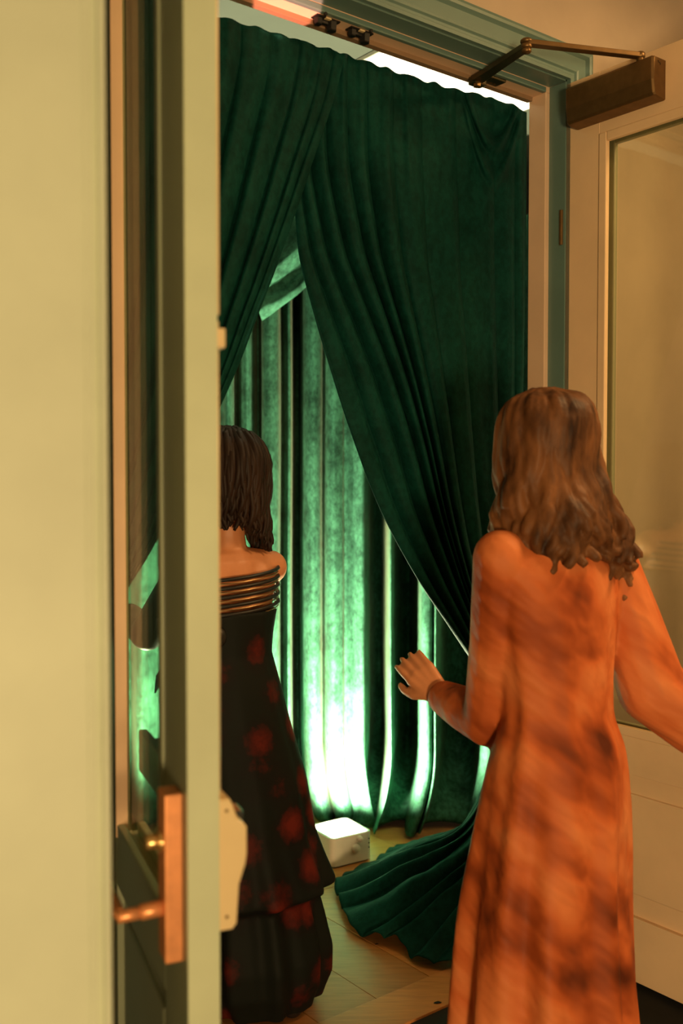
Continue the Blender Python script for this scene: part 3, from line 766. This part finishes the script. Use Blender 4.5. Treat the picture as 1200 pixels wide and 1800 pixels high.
# ---- woman in the rust dress
OA = Vector((.478, 2.20, 0)); PA = lambda r, f, z: OA + RW * r + FW * f + Z * z
def woman_a():
    hc = Vector((.442, 2.215, 1.478)); up = (Z * 1 + RW * -.05 + FW * .05).normalized()
    look = (FW + RW * -.12).normalized(); rt = look.cross(up).normalized()
    look = up.cross(rt).normalized()
    shl, shr = PA(-.160, .02, 1.225), PA(.165, 0, 1.235)
    ell, wrl = dep(858, 1268, 2.25), dep(772, 1222, 2.42)
    tip = dep(702, 1142, 2.50); hd = (tip - wrl)
    elr, wrr = PA(.242, -.08, .925), PA(.41, -.20, .82)
    bm = bmesh.new(); head(bm, hc, rt, look, up)
    chain(bm, [hc - up * .06 - look * .015, PA(-.012, .02, 1.30), PA(0, 0, 1.22)], [.046, .047, .058])
    chain(bm, [shl, PA(0, 0, 1.215), shr], [.050, .075, .050])
    for x in (-.06, 0, .06): chain(bm, [PA(x, .0, 1.18), PA(x * .8, .01, 1.02), PA(x * .75, 0, .93), PA(x * .9, 0, .82)], [.074, .070, .064, .074])
    chain(bm, [shl, ell, wrl], [.045, .036, .024]); hand(bm, wrl, hd, Vector((.5, .5, -.6)), 1, .6)
    chain(bm, [shr, elr, wrr], [.045, .037, .024]); hand(bm, wrr, wrr - elr, Vector((0, 0, -1)), -1, .6)
    for k, f in ((-1, .17), (1, -.14)):
        an = PA(.07 * k, f, .085); chain(bm, [PA(.075 * k, 0, .82), PA(.075 * k, f * .55 + .04, .45), an], [.062, .052, .033])
        chain(bm, [an, an + FW * .05 - Z * .045, an + FW * .14 - Z * .062], [.034, .030, .018])
    body = fused('person', bm, .0048, 4, 'skin')
    tag(body, 'woman with long wavy auburn hair in a rust orange printed dress reaching out', 'person')
    eyes(hc, rt, look, up, body)
    # shoes
    for k, f in ((-1, .17), (1, -.14)):
        bm = bmesh.new(); an = PA(.07 * k, f, .0)
        chain(bm, [an - FW * .035 + Z * .030, an + FW * .05 + Z * .028, an + FW * .145 + Z * .020], [.030, .040, .021]); ellipsoid(bm, an + FW * .06 + Z * .012, (FW, RW, Z), (.12, .042, .012))
        fused('shoe', bm, .006, 3, 'cloth_black', body)
    # dress
    bm = bmesh.new(); rows = []
    spec = [(1.290, -.010, .012, .062, .058, 0), (1.272, -.008, .01, .10, .068, 0), (1.245, -.004, 0, .150, .080, 0), (1.20, 0, 0, .178, .094, .004), (1.10, .002, .004, .168, .104, .012),
            (1.0, .004, .004, .152, .102, .018), (.92, .004, 0, .142, .100, .022), (.87, .004, 0, .143, .104, .026), (.80, .004, 0, .165, .128, .024), (.70, .002, .006, .178, .146, .034),
            (.58, -.004, .012, .188, .160, .045), (.45, -.010, .02, .198, .172, .055), (.30, -.014, .02, .208, .184, .062), (.10, -.016, .02, .222, .20, .07)]
    zs = [q[0] for q in spec][::-1]; n = 64
    for i in range(n + 1):
        z = .10 + (1.290 - .10) * i / n
        v = [smooth_interp(zs, [q[j] for q in spec][::-1], z) for j in range(1, 6)]
        rows.append(ring_body(z, PA(v[0], v[1], z), v[2], v[3], max(v[4], 0), 1.0, 9, swirl=(1.29 - z) * 2.2))
    vs, fs = loft(rows); add_vf(bm, vs, fs)
    md = ell.lerp(wrl, .5)
    chain(bm, [shl + Z * .008, shl.lerp(ell, .5) - FW * .008, ell, md, ell.lerp(wrl, .88)], [.060, .061, .058, .053, .043])
    chain(bm, [shr + Z * .008, shr.lerp(elr, .5), elr - Z * .012, elr.lerp(wrr, .5) - Z * .03, wrr - Z * .035], [.062, .072, .080, .084, .088])
    dr = fused('dress', bm, .006, 3, 'dress_a', body)
    # belt line is just a gather; hair
    bm = bmesh.new(); random.seed(11)
    ellipsoid(bm, hc + up * .026 - look * .016, (rt, look, up), (.088, .100, .098), 36, 22)
    back = -look
    for i in range(150):
        a = -2.2 + 4.4 * ((i * .618034) % 1.0); e = random.uniform(0, 1)
        side = math.sin(a); dirv = back * math.cos(a) + rt * side
        r0 = hc + up * (.118 - .02 * e) + dirv * (.02 + .05 * e) - look * .012
        p1 = hc + up * (.035 + .03 * random.random()) + dirv * (.090 + .010 * random.random()) - look * .016
        bl = max(0, side)                                     # blown to her right
        L = .18 + .08 * random.random() + .10 * bl * random.random() + .03 * abs(side)
        wx = .012 * random.uniform(-1, 1) + bl * (.05 + .06 * random.random())
        p2 = hc - up * (.055 + .02 * random.random()) + dirv * (.092 + .012 * random.random()) + Vector((wx * .30, 0, 0))
        p3 = hc - up * (L * .72) + dirv * (.098 + .022 * random.random()) + Vector((wx * .7, -.01, 0))
        p4 = hc - up * L + dirv * (.088 + .030 * random.random()) + Vector((wx * 1.1, -.012, 0))
        lock(bm, [r0, p1, p2, p3, p4], random.uniform(.012, .018), a * 5 + random.uniform(-.8, .8), random.uniform(.007, .013), 8, 22, .36)
    fused('hair', bm, .0038, 2, 'hair_a', body)
woman_a()

# ---- woman in the rose dress, stepping through the curtain
OB = Vector((-.262, 2.585, 0)); PB = lambda r, f, z: OB + RW * r + FW * f + Z * z
def woman_b():
    hc = Vector((-.300, 2.585, 1.418)); up = (Z + FW * .06).normalized(); look = (FW + RW * .05).normalized(); rt = look.cross(up).normalized(); look = up.cross(rt).normalized()
    shl, shr = PB(-.172, -.01, 1.165), PB(.098, .01, 1.165)
    c0 = -.037
    bm = bmesh.new(); head(bm, hc, rt, look, up, .96)
    chain(bm, [hc - up * .06 - look * .015, PB(c0, .005, 1.25), PB(c0, 0, 1.16)], [.045, .046, .058])
    chain(bm, [shl, PB(c0, -.005, 1.16), shr], [.046, .074, .046])
    for x in (-.058, 0, .058): chain(bm, [PB(c0 + x, .0, 1.14), PB(c0 + x * .85, .005, 1.0), PB(c0 + x * .8, 0, .90), PB(c0 + x * .9, 0, .79)], [.074, .066, .060, .066])
    for sh, k in ((shl, -1), (shr, 1)):
        e = PB(c0 + .145 * k, .17, 1.00); w = PB(c0 + .10 * k, .37, 1.02)
        chain(bm, [sh, e, w], [.042, .034, .023]); hand(bm, w, w - e, Vector((0, 0, -1)), k, .5)
    for k, f in ((-1, .12), (1, -.08)):
        an = PB(.02 + .06 * k, f, .085); chain(bm, [PB(c0 + .07 * k, 0, .80), PB(-.01 + .065 * k, f * .5 + .03, .44), an], [.058, .050, .032])
        chain(bm, [an, an + FW * .05 - Z * .045, an + FW * .13 - Z * .062], [.033, .029, .018])
    body = fused('person', bm, .0050, 4, 'skin')
    tag(body, 'woman with dark hair in a black and red rose dress stepping through the curtain', 'person')
    eyes(hc, rt, look, up, body, .96)
    for k, f in ((-1, .12), (1, -.08)):
        bm = bmesh.new(); an = PB(.02 + .06 * k, f, .0)
        chain(bm, [an - FW * .035 + Z * .030, an + FW * .05 + Z * .028, an + FW * .14 + Z * .020], [.029, .038, .020]); ellipsoid(bm, an + FW * .06 + Z * .012, (FW, RW, Z), (.115, .04, .012))
        fused('shoe', bm, .006, 3, 'cloth_black', body)
    # dress: fitted bodice, tiered skirt with two flounces
    spec = [(1.065, c0, .135, .098), (1.0, c0, .122, .094), (.95, c0, .118, .092), (.86, c0 + .004, .138, .115), (.78, c0 + .01, .152, .132), (.62, .004, .172, .150), (.47, .018, .186, .166), (.40, .028, .204, .184),
            (.345, .034, .222, .200), (.330, .034, .220, .198), (.318, .036, .172, .155), (.25, .044, .182, .165), (.16, .05, .196, .178), (.09, .055, .190, .172), (.05, .058, .170, .155), (.022, .060, .160, .145)]
    bm = bmesh.new(); rows = []
    zs = [q[0] for q in spec][::-1]; n = 90
    for i in range(n + 1):
        z = .022 + (1.065 - .022) * i / n
        v = [interp(zs, [q[j] for q in spec][::-1], z) for j in range(1, 4)]
        am_ = .012 + .05 * sstep(.6, .1, z) if False else .008 + .045 * (1 - sstep(.1, .75, z))
        rows.append(ring_body(z, PB(v[0], 0, z), v[1], v[2], am_, 2.0, 11, swirl=(1.0 - z) * 1.1))
    vs, fs = loft(rows); add_vf(bm, vs, fs); fused('dress', bm, .0065, 2, 'dress_b', body)
    for sh, k in ((shl, -1), (shr, 1)):
        e = PB(c0 + .145 * k, .17, 1.00); w = PB(c0 + .10 * k, .37, 1.02)
        bm = bmesh.new(); chain(bm, [sh.lerp(e, .25), sh.lerp(e, .6) - Z * .004, e - Z * .006, e.lerp(w, .5) - Z * .008, e.lerp(w, .92)], [.047, .047, .046, .042, .034]); fused('sleeve', bm, .006, 3, 'cloth_black', body)
    # back lacing: black cords with thin gold ones between
    for i in range(5):
        z = 1.160 - .022 * i
        for dz, r, mt, nm in ((0, .0052, 'cloth_black', 'lace_cord'), (-.010, .0016, 'gold', 'gold_cord')):
            pts = []
            for k in range(13):
                a = -math.pi * k / 12; rad = 1.0
                pts.append(PB(c0 + (.142) * math.cos(a), (.092) * math.sin(a), z + dz + .006 * math.sin(a * 1) + .012 * math.cos(a)))
            bm = bmesh.new(); tube(bm, pts, r, 8); bm_obj(nm, bm, mt, body, True)
    # satin bow at the waist: two loops and two tails reaching to the left
    def ribbon(pts, w):
        vs, fs = [], []
        for i, (p, tw) in enumerate(pts):
            q = (Z * math.cos(tw) + FW * math.sin(tw)) * w
            vs += [p - q, p + q]
        for i in range(len(pts) - 1): fs.append((2*i, 2*i+1, 2*i+3, 2*i+2))
        return vs, fs
    for zz, dz, nm in ((1.035, .010, 'bow_tail'), (.985, -.075, 'bow_tail')):
        pts = [(PB(c0 - .09 - .16 * k / 10, -.085 - .02 * math.sin(k * .6), zz + dz * (k / 10) ** 1.2 + .006 * math.sin(k * .9)), .2 * math.sin(k * .5)) for k in range(11)]
        vs, fs = ribbon(pts, .022); o = mesh_obj(nm, vs, fs, 'cloth_black', body, True); m_ = o.modifiers.new('t', 'SOLIDIFY'); m_.thickness = .003
    bm = bmesh.new(); ellipsoid(bm, PB(c0 - .085, -.088, 1.01), (RW, FW, Z), (.024, .016, .026), 16, 10); bm_obj('bow_knot', bm, 'cloth_black', body, True)
    # hair
    bm = bmesh.new(); random.seed(5); back = -look
    ellipsoid(bm, hc + up * .022 - look * .016, (rt, look, up), (.086, .098, .095), 32, 20)
    for i in range(150):
        a = random.uniform(-2.0, 2.1); side = math.sin(a); dirv = back * math.cos(a) + rt * side; e = random.random()
        r0 = hc + up * (.116 - .02 * e) + dirv * (.02 + .05 * e) - look * .012
        p1 = hc + up * .03 + dirv * (.094 + .010 * random.random()) - look * .014
        L = .125 + .03 * random.random() + .07 * max(0, side)
        p2 = hc - up * (L * .55) + dirv * (.092 + .012 * random.random())
        p3 = hc - up * L + dirv * (.080 + .02 * random.random()) + rt * .02 * max(0, side)
        lock(bm, [r0, p1, p2, p3], random.uniform(.009, .013), random.uniform(0, 6), random.uniform(.003, .008))
    bm_obj('hair', bm, 'hair_b', body, True)
woman_b()
